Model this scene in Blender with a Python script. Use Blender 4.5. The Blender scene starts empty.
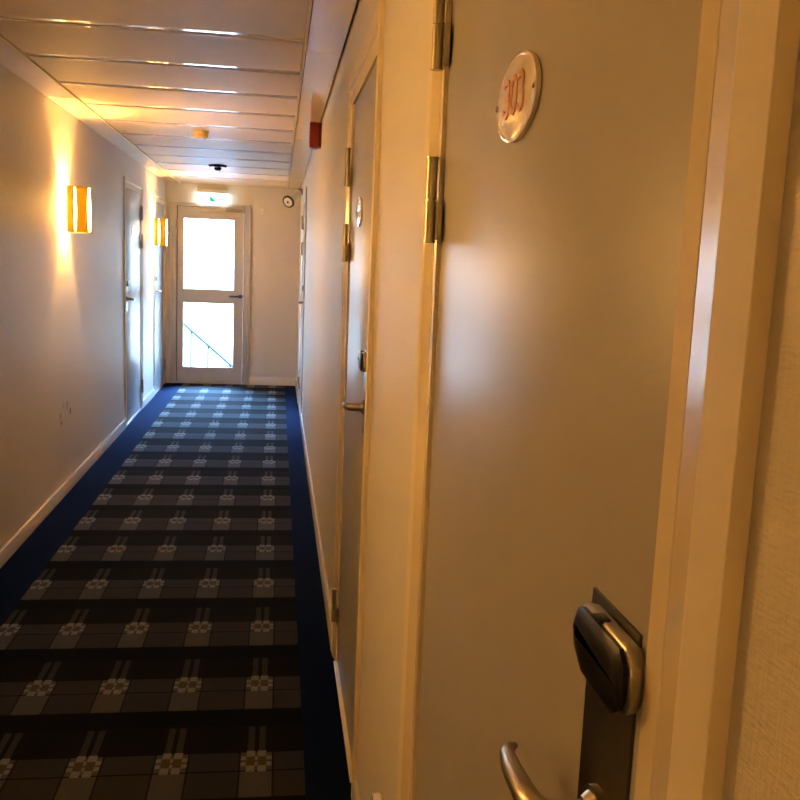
import bpy, bmesh, math, random
from mathutils import Vector, Matrix
random.seed(7)
sc = bpy.context.scene
COL = sc.collection
PI = math.pi

# ------------------------------------------------------------------ layout (metres)
XR, XL = 0.247, -1.280          # faces of the right and left wall
YE, YB = 10.75, -3.2            # end wall with the glazed door, wall behind the camera
def ZC(y): return 2.335 - 0.006 * (y - 4.0)     # the old ceiling sags slightly towards the end

# ------------------------------------------------------------------ node helpers
class NT:
    def __init__(s, name):
        s.m = bpy.data.materials.new(name); s.m.use_nodes = True
        s.t = s.m.node_tree; s.t.nodes.clear()
        s.out = s.t.nodes.new('ShaderNodeOutputMaterial')
    def n(s, typ, **kw):
        nd = s.t.nodes.new(typ)
        for k, v in kw.items():
            if hasattr(nd, k): setattr(nd, k, v)
        return nd
    def put(s, sock, v):
        if isinstance(v, S): s.t.links.new(v.o, sock)
        elif hasattr(v, 'is_output'): s.t.links.new(v, sock)
        else:
            if isinstance(v, (tuple, list)) and len(v) == 3 and sock.type == 'RGBA': v = (*v, 1)
            sock.default_value = v
    def math(s, op, a, b=None, c=None):
        nd = s.t.nodes.new('ShaderNodeMath'); nd.operation = op
        s.put(nd.inputs[0], a)
        if b is not None: s.put(nd.inputs[1], b)
        if c is not None: s.put(nd.inputs[2], c)
        return S(s, nd.outputs[0])
    def mix(s, f, a, b):
        nd = s.t.nodes.new('ShaderNodeMix'); nd.data_type = 'RGBA'
        s.put(nd.inputs['Factor'], f); s.put(nd.inputs[6], a); s.put(nd.inputs[7], b)
        return S(s, nd.outputs[2])
    def bsdf(s, **kw):
        nd = s.t.nodes.new('ShaderNodeBsdfPrincipled')
        for k, v in kw.items(): s.put(nd.inputs[k.replace('_', ' ')], v)
        s.t.links.new(nd.outputs[0], s.out.inputs[0]); return nd
class S:
    def __init__(s, t, o): s.t, s.o = t, o
    def __add__(s, b): return s.t.math('ADD', s, b)
    def __sub__(s, b): return s.t.math('SUBTRACT', s, b)
    def __mul__(s, b): return s.t.math('MULTIPLY', s, b)
    def __truediv__(s, b): return s.t.math('DIVIDE', s, b)
    def gt(s, b): return s.t.math('GREATER_THAN', s, b)
    def lt(s, b): return s.t.math('LESS_THAN', s, b)
    def frac(s): return s.t.math('FRACT', s)
    def abs(s): return s.t.math('ABSOLUTE', s)
    def between(s, a, b): return s.gt(a) * s.lt(b)

def objxyz(t):
    tc = t.n('ShaderNodeTexCoord'); sp = t.n('ShaderNodeSeparateXYZ')
    t.t.links.new(tc.outputs['Object'], sp.inputs[0])
    return tc, [S(t, sp.outputs[i]) for i in range(3)]
def noise(t, tc, scale, detail=2, rough=.5, vec=None):
    nd = t.n('ShaderNodeTexNoise'); nd.inputs['Scale'].default_value = scale
    nd.inputs['Detail'].default_value = detail; nd.inputs['Roughness'].default_value = rough
    t.t.links.new(vec if vec is not None else tc.outputs['Object'], nd.inputs['Vector'])
    return S(t, nd.outputs[0])
def bump(t, h, strength, dist):
    nd = t.n('ShaderNodeBump'); nd.inputs['Strength'].default_value = strength
    nd.inputs['Distance'].default_value = dist; t.put(nd.inputs['Height'], h); return nd.outputs[0]

def simple(name, col, rough=.5, metal=0., spec=.5, var=.06, vscale=9., bumpy=0., bscale=200., coat=0.):
    t = NT(name); tc, _ = objxyz(t)
    nz = noise(t, tc, vscale, 3)
    c2 = tuple(max(0, x * (1 - var * 2)) for x in col)
    kw = dict(Base_Color=t.mix(nz, c2, col), Roughness=rough, Metallic=metal, Specular_IOR_Level=spec)
    if coat: kw['Coat_Weight'] = coat; kw['Coat_Roughness'] = .08
    b = t.bsdf(**kw)
    if bumpy: t.t.links.new(bump(t, noise(t, tc, bscale, 2), bumpy, .001), b.inputs['Normal'])
    return t.m

def wall_material(name, col, stains=()):
    """painted woven glass-fibre wallpaper: fine horizontal and vertical threads under semi-matt paint"""
    t = NT(name); tc, (x, y, z) = objxyz(t)
    mp = t.n('ShaderNodeMapping'); mp.inputs['Scale'].default_value = (90, 90, 420)
    t.t.links.new(tc.outputs['Object'], mp.inputs[0])
    w1 = noise(t, tc, 1.0, 2, .5, mp.outputs[0])
    mp2 = t.n('ShaderNodeMapping'); mp2.inputs['Scale'].default_value = (300, 300, 60)
    t.t.links.new(tc.outputs['Object'], mp2.inputs[0])
    w2 = noise(t, tc, 1.0, 2, .5, mp2.outputs[0])
    big = noise(t, tc, 1.7, 3)
    c = t.mix(big, tuple(v * .94 for v in col), col)
    for (sy, sz, r, dark) in stains:
        wob = (noise(t, tc, 60, 2) - .5) * (r * 1.4)
        d2 = (y - sy) * (y - sy) + (z - sz) * (z - sz)
        d = t.math('SQRT', d2) + wob
        f = t.math('SUBTRACT', 1.0, t.math('DIVIDE', d, r)); f = t.math('MULTIPLY', f, 3.0)
        cl = t.n('ShaderNodeClamp'); t.put(cl.inputs[0], f)
        c = t.mix(S(t, cl.outputs[0]) * dark, c, (.16, .11, .07))
    b = t.bsdf(Base_Color=c, Roughness=.52, Specular_IOR_Level=.25)
    t.t.links.new(bump(t, w1 * .6 + w2 * .4, .9, .0018), b.inputs['Normal'])
    return t.m

def carpet_material():
    t = NT('woven_plaid_carpet'); tc, (x, y, z) = objxyz(t)
    u = (((x + .035) / .25 + 40.5).frac() - .5) * .25
    v = (((y - 3.067) / .5085 + 40.5).frac() - .5) * .5085
    au, av = u.abs(), v.abs()
    inside = x.between(-1.068, .108)
    colm = au.lt(.046)
    vline = au.between(.0465, .0525)
    lower = v.between(-.187, -.056); upper = v.between(-.050, .048)
    rows = t.math('MAXIMUM', lower, upper)
    stripes = au.between(.007, .027) * v.between(.05, .205)
    brown = v.between(.048, .212)
    cw, rh = .0084, .0165
    pet = t.math('MAXIMUM', au.between(.5 * cw, 3.5 * cw) * av.between(1.5 * rh, 3.5 * rh),
                 au.between(3.6 * cw, 5.5 * cw) * av.between(.35 * rh, 1.6 * rh))
    pet = t.math('MAXIMUM', pet, au.lt(.5 * cw) * av.between(.35 * rh, 1.5 * rh))
    eye = au.between(.5 * cw, 3.5 * cw) * av.lt(1.5 * rh)
    fz = noise(t, tc, 900, 2); fz2 = noise(t, tc, 3.2, 3)
    mp = t.n('ShaderNodeMapping'); mp.inputs['Scale'].default_value = (260, 40, 1)
    t.t.links.new(tc.outputs['Object'], mp.inputs[0]); rib = noise(t, tc, 1, 1, .5, mp.outputs[0])
    c = (.0028,.0026,.003)
    c = t.mix(brown, c, (.0065,.0055,.005))
    c = t.mix(rows, c, (.033,.0315,.033))
    c = t.mix(rows * colm, c, (.072,.070,.066))
    c = t.mix(rows * vline, c, (.014, .013, .014))
    c = t.mix(stripes, c, (.034,.033,.029))
    c = t.mix(eye, c, (.075,.06,.036))
    c = t.mix(pet, c, (.19,.185,.17))
    c = t.mix(inside, (.0010, .0052, .025), c)
    shade = (fz * .7 + rib * .5 + fz2 * .25 + .28) * .42
    vm = t.n('ShaderNodeVectorMath', operation='SCALE')
    t.put(vm.inputs[0], c); t.put(vm.inputs['Scale'], shade)
    tint = t.n('ShaderNodeVectorMath', operation='SCALE')          # pile tips catch light at grazing angles
    t.put(tint.inputs[0], S(t, vm.outputs[0])); tint.inputs['Scale'].default_value = 11.0
    b = t.bsdf(Base_Color=S(t, vm.outputs[0]), Roughness=.95, Specular_IOR_Level=.03,
               Sheen_Weight=1.0, Sheen_Roughness=.35, Sheen_Tint=S(t, tint.outputs[0]))
    t.t.links.new(bump(t, fz, .5, .002), b.inputs['Normal'])
    return t.m

def emit_material(name, col, strength):
    t = NT(name); e = t.n('ShaderNodeEmission')
    e.inputs[0].default_value = (*col, 1); e.inputs[1].default_value = strength
    t.t.links.new(e.outputs[0], t.out.inputs[0]); return t.m

def glass_material():
    t = NT('clear_door_glass'); tr = t.n('ShaderNodeBsdfTransparent'); gl = t.n('ShaderNodeBsdfGlossy')
    tr.inputs[0].default_value = (.93, .96, .96, 1); gl.inputs['Roughness'].default_value = .02
    fr = t.n('ShaderNodeFresnel'); fr.inputs[0].default_value = 1.45
    mx = t.n('ShaderNodeMixShader')
    t.t.links.new(fr.outputs[0], mx.inputs[0]); t.t.links.new(tr.outputs[0], mx.inputs[1])
    t.t.links.new(gl.outputs[0], mx.inputs[2]); t.t.links.new(mx.outputs[0], t.out.inputs[0]); return t.m

def gold_material():
    t = NT('amber_gold_shade'); tl = t.n('ShaderNodeBsdfTranslucent'); gl = t.n('ShaderNodeBsdfGlossy')
    df = t.n('ShaderNodeBsdfDiffuse')
    tl.inputs[0].default_value = (.42, .36, .04, 1); gl.inputs[0].default_value = (.9, .62, .2, 1)
    df.inputs[0].default_value = (.62, .42, .05, 1)
    gl.inputs['Roughness'].default_value = .3
    m1 = t.n('ShaderNodeMixShader'); m1.inputs[0].default_value = AMBER_THROUGH
    t.t.links.new(df.outputs[0], m1.inputs[1]); t.t.links.new(tl.outputs[0], m1.inputs[2])
    m2 = t.n('ShaderNodeMixShader'); m2.inputs[0].default_value = .2
    t.t.links.new(m1.outputs[0], m2.inputs[1]); t.t.links.new(gl.outputs[0], m2.inputs[2])
    t.t.links.new(m2.outputs[0], t.out.inputs[0]); return t.m

# ------------------------------------------------------------------ light levels
AMBER_THROUGH = .22
LAMP = (1.0, .505, .142)
BULB, DIFFUSER = 6800.0, 119.0
DAY = 820.0
EXIT = 7.0

M = {}
M['wall'] = wall_material('painted_woven_wallpaper', (.66, .625, .545))
M['wall_stained'] = wall_material('painted_woven_wallpaper_with_stains', (.66, .625, .545),
    [(5.60, .500, .026, .5), (5.62, .455, .020, .95), (5.86, .490, .024, .95), (5.78, .540, .032, .5), (5.68, .55, .020, .35)])
M['carpet'] = carpet_material()
M['panel'] = simple('ceiling_panel_paint', (.84, .73, .51), .58, spec=.10, var=.03)
M['panel_edge'] = simple('glossy_ceiling_panel_edge', (.80, .77, .70), .07, spec=.8, var=.02)
M['strip'] = simple('glossy_ceiling_strip_paint', (.86, .75, .54), .13, spec=.35, var=.03)
M['void'] = simple('dark_ceiling_void', (.03, .025, .02), .9)
M['casing'] = simple('cream_gloss_paint', (.76, .67, .475), .21, spec=.42, var=.04, bumpy=.05, bscale=30)
M['head'] = simple('cream_matt_paint', (.74, .67, .51), .6, spec=.2, var=.04)
M['skirting'] = simple('white_skirting_paint', (.74, .69, .60), .22, var=.05)
M['leaf'] = simple('grey_satin_door_laminate', (.385, .375, .37), .36, spec=.27, var=.04, bumpy=.04, bscale=400)
M['seal'] = simple('dark_rubber_seal', (.03, .022, .015), .8)
M['brass'] = simple('worn_brass_nickel', (.50, .46, .33), .36, .85, var=.12, vscale=60)
M['steel'] = simple('brushed_bronze_steel', (.42, .38, .32), .32, 1., var=.10, vscale=80)
M['silver'] = simple('satin_silver', (.62, .58, .50), .30, 1., var=.06, vscale=70)
M['black'] = simple('black_gloss_plastic', (.005, .005, .006), .34, spec=.3, var=.1)
M['dark'] = simple('dark_bronze_plate', (.075, .065, .055), .30, .6, var=.1)
M['enamel'] = simple('cream_enamel', (.80, .72, .58), .10, var=.03, coat=.6)
M['red_ink'] = simple('faded_red_ink', (.60, .27, .15), .35)
M['red'] = simple('red_alarm_plastic', (.25, .012, .013), .35, var=.08)
M['white_plastic'] = simple('white_plastic', (.78, .76, .72), .35, var=.03)
M['cream_plastic'] = simple('cream_plastic', (.78, .66, .42), .4, var=.03)
M['grey_plastic'] = simple('grey_plastic', (.30, .29, .28), .45, var=.05)
M['end_frame'] = simple('beige_grey_door_paint', (.52, .50, .435), .30, var=.05)
M['gold'] = gold_material()
M['diffuser'] = emit_material('lit_opal_diffuser', LAMP, DIFFUSER)
M['bulb'] = emit_material('lit_bulb', LAMP, BULB)
M['exit_face'] = emit_material('lit_exit_panel', (.93, 1.0, 1.0), EXIT)
M['exit_green'] = emit_material('lit_green_symbol', (.03, .62, .36), EXIT * .17)
M['glass'] = glass_material()
M['iron'] = simple('dark_painted_iron', (.006, .0065, .008), .6, spec=.1)
M['concrete'] = simple('grey_outdoor_asphalt', (.045, .046, .048), .9, var=.08, bumpy=.3, bscale=60)

# ------------------------------------------------------------------ mesh helpers
class MB:
    def __init__(s): s.bm = bmesh.new()
    def box(s, x0, x1, y0, y1, z0, z1, bevel=0., seg=2, mi=0):
        r = bmesh.ops.create_cube(s.bm, size=1.0); vs = r['verts']
        for v in vs:
            v.co = Vector(((x0 + x1) / 2 + v.co.x * (x1 - x0), (y0 + y1) / 2 + v.co.y * (y1 - y0), (z0 + z1) / 2 + v.co.z * (z1 - z0)))
        fs = list({f for v in vs for f in v.link_faces})
        for f in fs: f.material_index = mi
        if bevel:
            es = list({e for v in vs for e in v.link_edges})
            bmesh.ops.bevel(s.bm, geom=es, offset=bevel, segments=seg, affect='EDGES', profile=.5)
        return s
    def ngon(s, pts, mi=0):
        f = s.bm.faces.new([s.bm.verts.new(p) for p in pts]); f.material_index = mi; return s
    def tube(s, pts, rad, seg=16, caps=True, mi=0, flat=1.0):
        """a round bar along pts; rad one value or one per point"""
        pts = [Vector(p) for p in pts]; n = len(pts)
        rad = [rad] * n if not isinstance(rad, (list, tuple)) else rad
        rings, up = [], None
        for i, p in enumerate(pts):
            d = (pts[min(i + 1, n - 1)] - pts[max(i - 1, 0)]).normalized()
            if up is None: up = Vector((0, 0, 1)) if abs(d.z) < .9 else Vector((1, 0, 0))
            a = d.cross(up).normalized(); b = a.cross(d).normalized()
            rings.append([s.bm.verts.new(p + (a * math.cos(2 * PI * k / seg) * flat + b * math.sin(2 * PI * k / seg)) * rad[i]) for k in range(seg)])
        for r0, r1 in zip(rings, rings[1:]):
            for k in range(seg):
                f = s.bm.faces.new((r0[k], r0[(k + 1) % seg], r1[(k + 1) % seg], r1[k])); f.smooth = True; f.material_index = mi
        if caps:
            s.bm.faces.new(list(reversed(rings[0]))).material_index = mi; s.bm.faces.new(rings[-1]).material_index = mi
        return s
    def lathe(s, prof, c, axis='z', seg=40, mi=0, sx=1., sy=1.):
        """prof: (radius, height) pairs around an axis through c"""
        c = Vector(c); rings = []
        def P(r, h, a):
            q = (r * math.cos(a) * sx, r * math.sin(a) * sy)
            return c + {'z': Vector((q[0], q[1], h)), 'x': Vector((h, q[0], q[1])), 'y': Vector((q[0], h, q[1]))}[axis]
        for r, h in prof: rings.append([s.bm.verts.new(P(max(r, 1e-4), h, 2 * PI * k / seg)) for k in range(seg)])
        for r0, r1 in zip(rings, rings[1:]):
            for k in range(seg):
                f = s.bm.faces.new((r0[k], r0[(k + 1) % seg], r1[(k + 1) % seg], r1[k])); f.smooth = True; f.material_index = mi
        s.bm.faces.new(list(reversed(rings[0]))).material_index = mi; s.bm.faces.new(rings[-1]).material_index = mi
        return s
    def extrude_poly(s, pts, off, mi=0):
        """closed polygon pts (3-D) swept by the vector off"""
        off = Vector(off); a = [s.bm.verts.new(p) for p in pts]; b = [s.bm.verts.new(Vector(p) + off) for p in pts]
        n = len(a); s.bm.faces.new(a).material_index = mi; s.bm.faces.new(list(reversed(b))).material_index = mi
        for k in range(n): s.bm.faces.new((a[k], a[(k + 1) % n], b[(k + 1) % n], b[k])).material_index = mi
        return s
    def build(s, name, mats, parent=None, bevel=0., smooth_angle=None):
        bmesh.ops.recalc_face_normals(s.bm, faces=s.bm.faces)
        me = bpy.data.meshes.new(name); s.bm.to_mesh(me); s.bm.free()
        me.set_sharp_from_angle(angle=math.radians(38))
        for m in (mats if isinstance(mats, (list, tuple)) else [mats]): me.materials.append(m)
        o = bpy.data.objects.new(name, me); COL.objects.link(o)
        if parent is not None: o.parent = parent
        if bevel:
            md = o.modifiers.new('edge', 'BEVEL'); md.width = bevel; md.segments = 2; md.limit_method = 'ANGLE'; md.angle_limit = .6
        return o
def tag(o, label, cat, group=None, kind=None):
    o['label'] = label; o['category'] = cat
    if group: o['group'] = group
    if kind: o['kind'] = kind
    return o
def empty(name, loc, rz=0.):
    o = bpy.data.objects.new(name, None); COL.objects.link(o); o.location = loc; o.rotation_euler = (0, 0, rz); o.empty_display_size = .05
    return o
def text_mesh(name, body, size, mat, parent, M4, extrude=.0004):
    cu = bpy.data.curves.new(name, 'FONT'); cu.body = body; cu.size = size; cu.extrude = extrude
    cu.align_x = 'CENTER'; cu.align_y = 'CENTER'; cu.offset = .0006
    to = bpy.data.objects.new(name + '_tmp', cu); COL.objects.link(to)
    bpy.context.view_layer.update()
    me = bpy.data.meshes.new_from_object(to.evaluated_get(bpy.context.evaluated_depsgraph_get()))
    bpy.data.objects.remove(to); me.transform(M4); me.name = name
    me.materials.clear(); me.materials.append(mat)
    o = bpy.data.objects.new(name, me); COL.objects.link(o); o.parent = parent; return o

# ------------------------------------------------------------------ doors: where they are
CW = .106                                   # casing width
LEAF_TOP = 2.030
OPEN_TOP = LEAF_TOP + .020
# (y of the latch edge of the leaf, y of the hinge edge): hinges are on the far side
RIGHT = {'near': (.534, 1.407), 'second': (2.420, 3.217), 'last': (8.43, 9.317)}
LEFT = {'first': (8.00, 8.86), 'last': (9.83, 10.63)}
def hole(y): return (y[0] - .02, y[1] + .02)

# ------------------------------------------------------------------ the setting
def slab_wall(name, face, sign, holes, mat, label):
    """wall with shallow recesses for the doors: front layer cut by the holes, closed back layer"""
    mb = MB(); f0, f1, f2 = face, face + sign * .05, face + sign * .16
    y = YB - .1; top = 2.52
    xs = lambda a, b: (min(a, b), max(a, b))
    for (a, b) in sorted(holes):
        mb.box(*xs(f0, f1), y, a, -.05, top); mb.box(*xs(f0, f1), a, b, OPEN_TOP, top); y = b
    mb.box(*xs(f0, f1), y, YE + .12, -.05, top)
    mb.box(*xs(f1, f2), YB - .1, YE + .12, -.05, top)
    return tag(mb.build(name, mat), label, 'wall', kind='structure')
slab_wall('wall_right', XR, 1, [hole(v) for v in RIGHT.values()], M['wall'], 'white woven-papered wall on the right with the numbered near door')
slab_wall('wall_left', XL, -1, [hole(v) for v in LEFT.values()], M['wall_stained'], 'white woven-papered wall on the left with the lit gold lamps')
ED = dict(x0=-1.225, x1=-.315, top=2.075)    # end-door frame, outer
mb = MB(); YT = YE + .14
mb.box(XL, ED['x0'] + .02, YE, YT, -.05, 2.52).box(ED['x1'] - .02, XR, YE, YT, -.05, 2.52).box(ED['x0'] + .02, ED['x1'] - .02, YE, YT, ED['top'] - .02, 2.52)
tag(mb.build('wall_end', M['wall']), 'short white wall at the far end around the glazed door', 'wall', kind='structure')
tag(MB().box(XL, XR, YB - .1, YB, -.05, 2.52).build('wall_back', M['wall']), 'white wall closing the corridor behind the viewer', 'wall', kind='structure')
tag(MB().box(XL - .16, XR + .16, YB - .1, YE + .02, -.05, 0).build('floor', M['carpet']), 'dark plaid carpet with pale flower motifs and navy borders', 'floor', kind='structure')

# ceiling: lacquered metal panels across the corridor, with rounded glossy edges and narrow dark joints
PX0, PX1 = -1.109, .0825
mb = MB()
gaps = [3.73 + .62 * i for i in range(-11, 12)]
gaps = [YB] + [g for g in gaps if YB + .1 < g < YE - .1] + [YE]
for g0, g1 in zip(gaps, gaps[1:]):
    a, b = g0 + .0015, g1 - .0015; zc = ZC((a + b) / 2)
    prof = []                                   # cross-section (y, z, is_edge)
    K = 7
    far = [(b - .055 * (1 - k / K), zc + .0028 * (k / K) ** 2) for k in range(K + 1)] + [(b, zc + .03)]
    near = [(a + .006 * (1 - k / K), zc + .0010 * (k / K) ** 2) for k in range(K + 1)] + [(a, zc + .03)]
    chain = list(reversed(near)) + far
    va = [[mb.bm.verts.new((x, y, z)) for (y, z) in chain] for x in (PX0, PX1)]
    for k in range(len(chain) - 1):
        f = mb.bm.faces.new((va[0][k], va[0][k + 1], va[1][k + 1], va[1][k]))
        edge = k != K + 1; f.material_index = 1 if edge else 0; f.smooth = edge
mb.box(XL - .1, XR + .1, YB - .1, YE + .1, 2.47, 2.52, mi=2)
bmesh.ops.recalc_face_normals(mb.bm, faces=mb.bm.faces)
tag(mb.build('ceiling', [M['panel'], M['panel_edge'], M['void']]), 'ceiling of broad cross panels with shiny rounded joints', 'ceiling', kind='structure')

def ceiling_strip(name, x0, x1, joints, label, lip):
    mb = MB(); js = [YB] + joints + [YE]
    for a, b in zip(js, js[1:]):
        a += .003; b -= .003
        za, zb = ZC(a) - .006, ZC(b) - .006
        pts = [(x0, a, za), (x1, a, za), (x1, a, za + .02), (x0, a, za + .02)]
        q = [(x, b, z - za + zb) for (x, y, z) in pts]
        A = [mb.bm.verts.new(p) for p in pts]; B = [mb.bm.verts.new(p) for p in q]
        mb.bm.faces.new(A); mb.bm.faces.new(list(reversed(B)))
        for k in range(4): mb.bm.faces.new((A[k], A[(k + 1) % 4], B[(k + 1) % 4], B[k]))
    # slim edge angle towards the cross panels
    a, b = YB, YE
    lx0, lx1 = lip
    for (z0, z1) in [(-.010, .05)]:
        P = [(lx0, a, ZC(a) + z0), (lx1, a, ZC(a) + z0), (lx1, a, ZC(a) + z1), (lx0, a, ZC(a) + z1)]
        Q = [(x, b, z - ZC(a) + ZC(b)) for (x, y, z) in P]
        A = [mb.bm.verts.new(p) for p in P]; B = [mb.bm.verts.new(p) for p in Q]
        mb.bm.faces.new(A).material_index = 1; mb.bm.faces.new(list(reversed(B))).material_index = 1
        for k in range(4): mb.bm.faces.new((A[k], A[(k + 1) % 4], B[(k + 1) % 4], B[k])).material_index = 1
    return tag(mb.build(name, [M['strip'], M['panel']]), label, 'ceiling trim', kind='structure')
ceiling_strip('trim_1', -1.274, -1.124, [-.02, 2.68, 5.38, 8.06, 8.9], 'long pale ceiling edge strip along the left wall', (-1.121, -1.111))
ceiling_strip('trim_2', .098, .238, [-.5, 1.8, 3.85, 5.88, 6.45, 8.5, 9.65], 'long pale ceiling edge strip along the right wall', (.084, .095))

def baseboard(name, segs, face, sign, label):
    mb = MB()
    for a, b in segs:
        pr = [(0, 0), (.014, 0), (.014, .066), (.010, .074), (0, .074)]
        mb.extrude_poly([(face + sign * n, a, z) for n, z in pr], (0, b - a, 0))
    return tag(mb.build(name, M['skirting']), label, 'baseboard', kind='structure')
r = [RIGHT[k] for k in ('near', 'second', 'last')]
baseboard('baseboard_right', [(YB, r[0][0] - CW), (r[0][1] + CW, r[1][0] - CW), (r[1][1] + CW, r[2][0] - CW), (r[2][1] + CW, YE)], XR, -1, 'low cream baseboard along the right wall')
l = [LEFT['first'], LEFT['last']]
baseboard('baseboard_left', [(YB, l[0][0] - .09), (l[0][1] + .09, l[1][0] - .09)], XL, 1, 'low white baseboard along the left wall')
mb = MB(); mb.extrude_poly([(ED['x1'], YE - n, z) for n, z in [(0, 0), (.014, 0), (.014, .085), (.010, .093), (0, .093)]], (XR - ED['x1'], 0, 0))
tag(mb.build('baseboard_end', M['skirting']), 'short cream baseboard right of the glazed end door', 'baseboard', kind='structure')

# ------------------------------------------------------------------ room doors
def room_door(name, wall, latch, hinge, label, number=None, cw=CW, plate_y=None, pz=1.677, hz=0.):
    """local axes: x = out of the wall, y = from the latch edge (0) to the hinge edge (+W) or mirrored, z up"""
    right = wall == 'R'
    root = empty(name, (XR if right else XL, latch, 0), PI if right else 0)
    s = -1 if right else 1                       # +s in local y runs away from the viewer
    W = hinge - latch
    Y = lambda a: s * a                          # a measured from the latch edge, away from the viewer
    def bx(mb, n0, n1, a0, a1, z0, z1, **k): return mb.box(n0, n1, min(Y(a0), Y(a1)), max(Y(a0), Y(a1)), z0, z1, **k)
    # leaf
    bx(MB(), -.043, -.003, .002, W - .002, .012, LEAF_TOP - .003, bevel=.0015).build('door_leaf', M['leaf'], root)
    bx(MB(), -.049, -.046, -.015, W + .015, .004, LEAF_TOP + .015).build('rebate_seal', M['seal'], root)
    # casing swept round the opening: stop strip, sloping moulding, flat outer face
    prof = [(.001, -.012), (.001, .003), (.024, .003), (.0255, .0012), (.027, .0035), (cw * .60, .0113), (cw * .64, .0122), (cw - .0006, .0122), (cw, .0117), (cw, .0005), (.019, .0005), (.019, -.012)]
    mb = MB(); rings = []
    for i, (d, n) in enumerate(prof):
        dt = {4: .048, 5: .056, 6: .0567}.get(i, d)           # the head moulding is steeper
        rings.append([mb.bm.verts.new((n, Y(a), z)) for a, z in ((-d, 0.001), (-d, LEAF_TOP + dt), (W + d, LEAF_TOP + dt), (W + d, 0.001))])
    for i in range(len(prof)):
        r0, r1 = rings[i], rings[(i + 1) % len(prof)]
        for k in range(3): mb.bm.faces.new((r0[k], r0[k + 1], r1[k + 1], r1[k])).material_index = 1 if (k == 1 or i in (5, 6, 7)) else 0
    for k in (0, 3): mb.bm.faces.new([q[k] for q in rings])
    mb.build('door_frame', [M['casing'], M['head']], root)
    bx(MB(), -.045, .010, .0, W, .0005, .010, bevel=.002).build('threshold', M['skirting'], root)
    # three pin hinges on the far edge
    for z0, z1 in ((1.790 + hz, 1.920 + hz), (1.532 + hz, 1.662 + hz), (.165, .290)):
        h = MB(); hy = Y(W + .004); hn = .0148
        zm = (z0 + z1) / 2
        h.tube([(hn, hy, z0), (hn, hy, z0 + .003)], .0100, 18).tube([(hn, hy, z0 + .003), (hn, hy, zm - .0018)], .0088, 18)
        h.tube([(hn, hy, zm - .0018), (hn, hy, zm + .0018)], .0060, 18).tube([(hn, hy, zm + .0018), (hn, hy, z1 - .003)], .0088, 18)
        h.tube([(hn, hy, z1 - .003), (hn, hy, z1)], .0100, 18)
        bx(h, .0025, .0080, W - .028, W - .002, z0 + .004, zm - .002).tube([(hn, hy, zm + .045), (hn + .0092, hy, zm + .045)], .0022, 10)
        h.build('hinge', M['brass'], root)
    # lock plate with card reader and lever
    lp = bx(MB(), -.004, -.0005, .020, .113, .985, 1.257, bevel=.001).build('lock_plate', M['dark'], root)
    ya, yb = -.001, .100                         # the reader's extent from the latch edge
    def outline(in_, z0, z1, ch=.010):
        a0, a1 = ya + in_, yb - in_; z0 += in_; z1 -= in_
        return [(a0 + .006, z0 + .006), (a0 + .016, z0), (a1 - .022, z0 + .001), (a1 - .004, z0 + .014), (a1, z0 + .024), (a1, z1 - .012), (a1 - .004, z1 - .004), (a1 - .012, z1), (a0 + .01, z1), (a0, z1 - .012), (a0, z0 + .016)]
    rz0, rz1 = 1.201, 1.254
    body = MB(); rings = []
    for n, i in ((-.0005, .004), (.004, .001), (.012, .000), (.014, .003)):
        rings.append([body.bm.verts.new((n, Y(a), z)) for a, z in outline(i, rz0, rz1)])
    for q0, q1 in zip(rings, rings[1:]):
        for k in range(len(q0)): body.bm.faces.new((q0[k], q0[(k + 1) % len(q0)], q1[(k + 1) % len(q0)], q1[k]))
    body.bm.faces.new(rings[0]); body.bm.faces.new(rings[-1])
    reader = body.build('card_reader', M['silver'], root, bevel=.0015)
    front = MB(); rings = []
    for n, i in ((.0135, .0025), (.0170, .002), (.0200, .006), (.0212, .013)):
        rings.append([front.bm.verts.new((n, Y(a), z)) for a, z in outline(i, rz0, rz1)])
    for q0, q1 in zip(rings, rings[1:]):
        for k in range(len(q0)):
            f = front.bm.faces.new((q0[k], q0[(k + 1) % len(q0)], q1[(k + 1) % len(q0)], q1[k])); f.smooth = True
    front.bm.faces.new(rings[0]); front.bm.faces.new(rings[-1])
    front.build('reader_front', M['black'], reader)
    bx(MB(), .007, .0165, .052, .066, rz1 - .004, rz1 + .0012, bevel=.001).build('indicator_slot', M['black'], reader)
    lv = MB(); az, aa = 1.096, .066
    lv.tube([(-.0005, Y(aa), az), (.006, Y(aa), az)], .021, 28).tube([(.006, Y(aa), az), (.012, Y(aa), az)], [.017, .0125], 24)
    path = [(.010, Y(aa), az), (.030, Y(aa), az), (.041, Y(aa + .003), az), (.047, Y(aa + .013), az), (.049, Y(aa + .03), az), (.048, Y(aa + .07), az - .004), (.044, Y(aa + .10), az - .009), (.038, Y(aa + .118), az - .013), (.030, Y(aa + .126), az - .015)]
    lv.tube(path, [.0105, .0105, .0105, .0102, .0096, .0085, .0070, .0055, .0030], 18)
    lv.build('lever_handle', M['steel'], root)
    bx(MB(), -.0006, .0006, .074, .080, 1.02, 1.036).build('keyhole', M['black'], lp)
    # domed oval number plate with a screw at either end
    if plate_y is None: plate_y = W / 2 + .007
    op = MB(); op.lathe([(.0005, -.002), (1.0, -.002), (1.0, .0005), (.985, .0022), (.93, .0030), (.90, .0022), (.80, .0030), (.5, .0038), (.2, .0042), (.0005, .0043)], (0, Y(plate_y), pz), 'x', 56, sx=.084, sy=.0455)
    pl = op.build('number_plate', M['enamel'], root)
    for e in (-.0755, .0755):
        MB().lathe([(.0035, .0008), (.0035, .0035), (.0024, .0050), (.0003, .0055)], (0, Y(plate_y + e), pz), 'x', 16).build('screw', M['brass'], pl)
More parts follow.
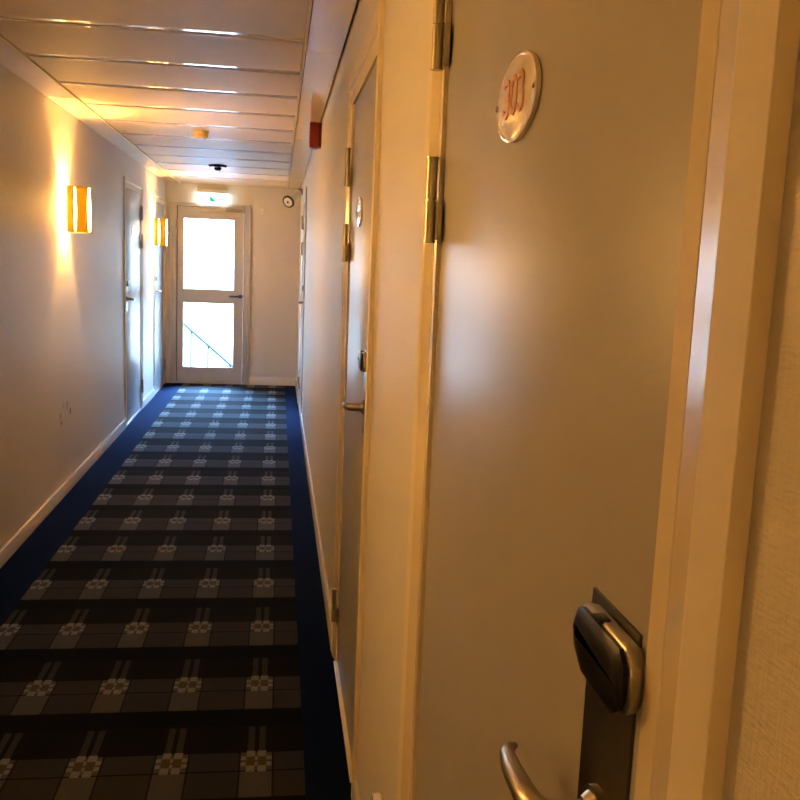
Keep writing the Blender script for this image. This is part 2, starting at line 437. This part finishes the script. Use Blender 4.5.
    if number:
        # letters read along -Y for someone facing the right wall
        rot = Matrix(((0, 0, 1, .0044), (1, 0, 0, Y(plate_y) + .004), (0, 1, 0, pz), (0, 0, 0, 1)))
        text_mesh('room_number', number, .058, M['red_ink'], pl, rot, .0006)
    return tag(root, label, 'door', kind='structure')
room_door('door_1', 'R', *RIGHT['near'], 'large near grey door on the right with oval plate reading 303', '303', plate_y=.437)
room_door('door_2', 'R', *RIGHT['second'], 'grey door on the right just beyond the near numbered door', plate_y=.44, pz=1.650, hz=-.036)
room_door('door_3', 'R', *RIGHT['last'], 'sliver of a door at the far end of the right wall under the camera')
room_door('door_4', 'L', *LEFT['first'], 'grey door in the left wall between the two gold lamps', cw=.088)
room_door('door_5', 'L', *LEFT['last'], 'grey door in the left wall behind the farther lamp next to the glazed door', cw=.066)

# ------------------------------------------------------------------ glazed end door
root = empty('door_6', (0, YE, 0))
x0, x1, top = ED['x0'], ED['x1'], ED['top']
lx0, lx1, lt = -1.140, -.395, 2.035
mb = MB()
mb.box(x0, lx0 - .010, -.020, .10, .001, top, bevel=.003).box(lx1 + .008, x1, -.020, .10, .001, top, bevel=.003).box(lx0 - .010, lx1 + .008, -.020, .10, lt + .005, top, bevel=.003)
mb.box(x0 - .004, x0 + .03, -.026, .0, .001, top + .004, bevel=.002).box(x1 - .03, x1 + .004, -.026, .0, .001, top + .004, bevel=.002)
mb.build('door_frame', M['end_frame'], root)
mb = MB().box(lx0 - .010, lx1 + .008, .02, .05, lt - .003, lt + .005).box(lx0 - .010, lx0 - .001, .02, .05, .02, lt + .004).box(lx1 + .001, lx1 + .008, .02, .05, .02, lt + .004)
mb.build('rebate_seal', M['seal'], root)
gx0, gx1 = -1.085, -.492
mb = MB()
z_ = [(.018, .185), (.955, 1.092), (1.912, lt)]
mb.box(lx0, gx0, -.004, .042, .018, lt).box(gx1, lx1, -.004, .042, .018, lt)
for a, b in z_: mb.box(gx0, gx1, -.004, .042, a, b)
mb.build('door_leaf', M['end_frame'], root)
for a, b in ((.185, .955), (1.092, 1.912)):
    MB().box(gx0 - .004, gx1 + .004, .016, .022, a - .004, b + .004).build('glass_pane', M['glass'], root)
    bd = MB()
    for q in ((gx0, gx0 + .012, a, b), (gx1 - .012, gx1, a, b), (gx0, gx1, a, a + .012), (gx0, gx1, b - .012, b)): bd.box(q[0], q[1], -.002, .014, q[2], q[3])
    bd.build('glazing_bead', M['end_frame'], root)
MB().box(lx0 - .01, lx1 + .008, -.02, .10, .001, .016, bevel=.003).build('threshold', M['silver'], root)
lv = MB().tube([(-.425, -.004, 1.035), (-.425, -.012, 1.035)], .024, 24).tube([(-.425, -.012, 1.035), (-.425, -.048, 1.035), (-.430, -.056, 1.035), (-.445, -.060, 1.035), (-.53, -.058, 1.034), (-.548, -.050, 1.033)], [.012, .012, .0125, .0125, .0115, .010], 16)
lv.build('lever_handle', M['dark'], root)
cl = MB().box(-.89, -.40, -.062, -.022, 1.982, 2.040, bevel=.004)
cl.build('door_closer', M['end_frame'], root)
MB().box(-.60, -.41, -.066, -.0625, 1.990, 2.030, bevel=.001).tube([(-.66, -.05, 2.043), (-.86, -.03, 2.047)], .006, 10).build('closer_arm', M['grey_plastic'], root)
for z0 in (.25, 1.78):
    MB().tube([(lx0 - .006, -.028, z0), (lx0 - .006, -.028, z0 + .10)], .009, 14).build('hinge', M['grey_plastic'], root)
tag(root, 'glazed exit door with two bright panes in the end wall', 'door', kind='structure')

# ------------------------------------------------------------------ outside: landing and stair rail
tag(MB().box(-3.2, 1.8, YE + .14, YE + 1.0, -.2, -.02).box(-3.2, 1.8, YE + 1.0, YE + 7, -1.2, -1.0).build('ground', M['concrete']), 'grey ground outside the glazed door', 'ground', kind='structure')
root = empty('stair_railing', (-1.0, 12.0, -1.0))
def P(x, z, y=12.0): return (x + 1.0, y - 12.0, z + 1.0)
sl = (.055 - .612) / (-.557 + 1.202)
top_at = lambda x: .612 + sl * (x + 1.202)
MB().tube([P(-2.0, top_at(-2.0)), P(-.1, top_at(-.1))], .021, 14).build('handrail', M['iron'], root)
for x in (-1.60, -1.345, -1.099, -.881, -.60, -.36):
    MB().tube([P(x, top_at(x)), P(x, -1.0)], .014, 12).build('baluster', M['iron'], root)
tag(root, 'dark sloping stair railing seen through the lower pane of the end door', 'railing')

# ------------------------------------------------------------------ wall lamps
def sconce(y, zc, label):
    root = empty('wall_lamp', (XL, y, zc))
    Hh = .1325
    MB().box(0.0, .012, -.045, .045, -.06, .06, bevel=.003).tube([(.012, 0, -.045), (.030, 0, -.045)], .010, 14).build('wall_bracket', M['brass'], root)
    N0, DN, HW = .045, .114, .092
    def ell(t, k, z):                            # point on the half-oval shade; k scales outwards, barrel bulge by height
        b = 1 + .035 * (1 - (z / Hh) ** 2)
        return (N0 + DN * math.sin(t) * k * (b if math.sin(t) > .2 else 1), -HW * math.cos(t) * k, z)
    def shell(mb, ts, zs, k, thick=0.):
        g = [[mb.bm.verts.new(ell(t(z) if callable(t) else t, k, z)) for t in ts] for z in zs]
        for a, b in zip(g, g[1:]):
            for i in range(len(ts) - 1):
                f = mb.bm.faces.new((a[i], a[i + 1], b[i + 1], b[i])); f.smooth = True
    zs = [-Hh + .006 + (2 * Hh - .012) * i / 12 for i in range(13)]
    mb = MB(); shell(mb, [math.radians(6 + 168 * i / 36) for i in range(37)], zs, .94)
    mb.build('diffuser', M['diffuser'], root)
    R_ = math.radians
    zs = [-Hh + 2 * Hh * i / 16 for i in range(17)]
    def waist(e, amp, sgn):                      # a strip edge that draws in towards mid-height
        return lambda z: R_(e + sgn * amp * (1 - (z / Hh) ** 2))
    for (e0, s0, e1, s1) in ((-4, 0, 18.5, -2.0), (21.5, 2.5, 68, -8), (112, 8, 158.5, -2.5), (161, 2.5, 184, 0)):
        n = 8
        f0, f1 = waist(e0, abs(s0), 1 if s0 > 0 else 0), waist(e1, abs(s1), -1 if s1 < 0 else 0)
        ts = [(lambda z, i=i: f0(z) + (f1(z) - f0(z)) * i / n) for i in range(n + 1)]
        mb = MB(); shell(mb, ts, zs, 1.0)
        o = mb.build('shade_strip', M['gold'], root)
        md = o.modifiers.new('sheet', 'SOLIDIFY'); md.thickness = .0015
    for z in (-Hh, Hh):                          # slim rims that hold the strips together
        mb = MB(); mb.tube([ell(math.radians(-4 + 188 * i / 40), 1.0, z) for i in range(41)], .0022, 8)
        mb.build('rim', M['gold'], root)
    MB().tube([(.030, 0, -.045), (.090, 0, -.045)], .005, 12).tube([(.090, 0, -.052), (.090, 0, -.020)], .010, 16).build('lamp_holder', M['brass'], root)
    MB().lathe([(.0115 * math.sin(PI * k / 12) ** .6 + .0001, -.025 * math.cos(PI * k / 12)) for k in range(13)], (.090, 0, .006), 'z', 18).build('bulb', M['bulb'], root)
    return tag(root, label, 'wall lamp', 'gold wall lamps')
sconce(5.76, 1.735, 'larger lit gold wall lamp, nearest on the left wall before the first door')
sconce(9.62, 1.705, 'smaller lit gold wall lamp on the left wall just before the glazed door')
sconce(1.75, 1.735, 'gold wall lamp opposite the numbered near door, beyond the left picture edge')
sconce(-1.9, 1.735, 'gold wall lamp on the left wall behind the viewer')

# ------------------------------------------------------------------ small fittings
# exit sign
root = empty('exit_sign', (-.752, YE, 2.072))
MB().box(-.165, .165, -.075, 0, .118, .158, bevel=.004).build('housing', M['white_plastic'], root)
mb = MB().box(-.178, .178, -.062, -.022, .006, .118, bevel=.002); mb.build('lit_panel', M['exit_face'], root)
g = MB(); yf = -.0632
def shape(mb, pts): mb.extrude_poly([(x, yf, z) for x, z in pts], (0, -.0008, 0))
shape(g, [(-.125, .02), (-.105, .02), (-.105, .09), (-.125, .09)])
g.build('door_symbol', M['exit_green'], root)
g = MB()
shape(g, [(-.03, .020), (-.03, .074), (-.015, .086), (.005, .066), (.025, .052), (.046, .020)])
g.build('running_figure_symbol', M['exit_green'], root)
g = MB(); shape(g, [(.075, .046), (.112, .046), (.112, .034), (.138, .054), (.112, .074), (.112, .062), (.075, .062)])
g.build('arrow_symbol', M['exit_green'], root)
tag(root, 'lit white and green emergency exit sign above the glazed end door', 'exit sign')

# smoke detector
y = 6.45; z = ZC(y) - .0005
root = empty('smoke_detector', (-.535, y, z))
MB().lathe([(.030, 0), (.054, 0), (.055, -.012), (.050, -.016)], (0, 0, 0), 'z', 40).build('base', M['cream_plastic'], root)
MB().lathe([(.049, -.0162), (.050, -.030), (.046, -.042), (.030, -.050), (.002, -.051)], (0, 0, 0), 'z', 40).build('sensor_cap', M['cream_plastic'], root)
MB().lathe([(.012, -.0505), (.012, -.055), (.002, -.057)], (.028, -.01, .003), 'z', 16).build('indicator', M['grey_plastic'], root)
tag(root, 'round cream smoke detector on the ceiling, nearer than the dark one', 'smoke detector')
# dark ceiling detector
y = 8.62; z = ZC(y) - .0005
root = empty('ceiling_dome', (-.56, y, z))
MB().lathe([(.02, 0), (.082, 0), (.084, -.006), (.074, -.018), (.03, -.022), (.002, -.022)], (0, 0, 0), 'z', 40).build('base', M['black'], root)
MB().lathe([(.034, -.0222), (.033, -.034), (.022, -.046), (.002, -.050)], (0, 0, 0), 'z', 32).build('dome', M['black'], root)
tag(root, 'flat black dome on the ceiling in front of the exit sign', 'ceiling dome')
# red alarm sounder
root = empty('fire_alarm', (XR + .002, 5.75, 2.25))
MB().box(-.020, 0, -.05, .05, -.074, .066, bevel=.004).build('back_box', M['red'], root)
MB().box(-.074, -.0205, -.055, .055, -.080, .070, bevel=.007, seg=3).build('cover', M['red'], root)
gr = MB()
for k in range(5): gr.box(-.0755, -.0745, -.035, .035, -.045 + k * .02, -.039 + k * .02)
gr.build('sound_grille', M['seal'], root)
tag(root, 'small red alarm box high on the right wall under the ceiling strip', 'alarm')
# camera in the far right corner
root = empty('security_camera', (.2280, 9.95, 2.205))
MB().box(.0, .021, -.035, .035, -.03, .03, bevel=.004).build('wall_plate', M['grey_plastic'], root)
d = Vector((-.110, -.17, -.113)); dn = d.normalized()
MB().tube([(0, 0, 0), Vector((-.02, -.01, -.008))], .034, 14).build('joint', M['seal'], root)
s0 = Vector((-.02, -.01, -.008))
MB().tube([s0, s0 + dn * .012, s0 + dn * .23], [.030, .040, .042], 28).build('barrel', M['white_plastic'], root)
e = s0 + dn * .2305
ring = MB().tube([e, e + dn * .012], [.068, .066], 32); ring.build('front_ring', M['seal'], root)
MB().tube([e + dn * .0122, e + dn * .016], .048, 28).build('front_face', M['white_plastic'], root)
MB().tube([e + dn * .0165, e + dn * .020], .012, 20).build('lens', M['black'], root)
tag(root, 'white barrel camera with dark front ring in the far right ceiling corner', 'camera')
# small sensor on the end wall
root = empty('wall_sensor', (-.190, YE, 2.015))
MB().box(-.026, .026, -.022, 0, -.038, .038, bevel=.005).build('housing', M['white_plastic'], root)
MB().lathe([(.014, -.0225), (.012, -.030), (.002, -.034)], (0, 0, -.012), 'y', 18).build('lens', M['white_plastic'], root)
tag(root, 'tiny white sensor on the end wall right of the glazed door', 'sensor')
# short cable duct at the foot of the pier between the two right doors
root = empty('cable_duct', (XR + .001, 1.70, .33))
MB().box(-.0165, 0, -.155, .13, -.012, .012, bevel=.002).build('channel', M['skirting'], root)
MB().box(-.0195, -.0168, -.155, .13, -.013, .013, bevel=.001).build('lid', M['skirting'], root)
tag(root, 'short pale cable duct low on the wall between the two right doors', 'cable duct')

# ------------------------------------------------------------------ daylight
w = bpy.data.worlds.new('overcast_sky'); sc.world = w; w.use_nodes = True
nt = w.node_tree; bg = nt.nodes['Background']
tc = nt.nodes.new('ShaderNodeTexCoord'); sp = nt.nodes.new('ShaderNodeSeparateXYZ'); rp = nt.nodes.new('ShaderNodeValToRGB')
nt.links.new(tc.outputs['Generated'], sp.inputs[0]); nt.links.new(sp.outputs[2], rp.inputs[0])
for e in list(rp.color_ramp.elements)[1:]: rp.color_ramp.elements.remove(e)
rp.color_ramp.elements[0].position = 0.0; rp.color_ramp.elements[0].color = (.011, .0145, .0185, 1)   # overcast: darkest at the horizon
for ps, cl in ((.16, (.010, .014, .019)), (.34, (.014, .026, .05)), (.66, (.22, .49, 1.0)), (1.0, (.24, .52, 1.05))):
    e = rp.color_ramp.elements.new(ps); e.color = (*cl, 1)
nt.links.new(rp.outputs[0], bg.inputs[0]); bg.inputs[1].default_value = DAY

# ------------------------------------------------------------------ camera
f = 905.0
vp = (278.0 - 400, 257.5 - 400)
c = Vector((vp[0], vp[1], f)).normalized()
d = Vector((-.041, 1, 0)); d.z = -(d.x * c.x + d.y * c.y) / c.z; d.normalize()
r = d.cross(c)
Rm = Matrix((r, c, -d))                          # rows: world axes seen in (right, down, forward) coordinates
cam = bpy.data.cameras.new('camera'); co = bpy.data.objects.new('camera', cam); COL.objects.link(co)
cx, cy, cz = Rm.col[0], -Rm.col[1], -Rm.col[2]
mw = Matrix((cx, cy, cz)).transposed().to_4x4(); mw.translation = (0, 0, 1.5)
co.matrix_world = mw
cam.sensor_width = 36; cam.lens = f / 800 * 36; cam.clip_start = .02; cam.clip_end = 200
sc.camera = co

sc.view_settings.view_transform = 'Standard'; sc.view_settings.look = 'None'
sc.view_settings.exposure = 0.0; sc.view_settings.gamma = 1.0; sc.view_settings.use_curve_mapping = False
try:
    sc.cycles.use_denoising = True; sc.cycles.max_bounces = 10; sc.cycles.diffuse_bounces = 5
    sc.cycles.sample_clamp_indirect = 60.0; sc.cycles.caustics_reflective = False; sc.cycles.caustics_refractive = False
except Exception: pass
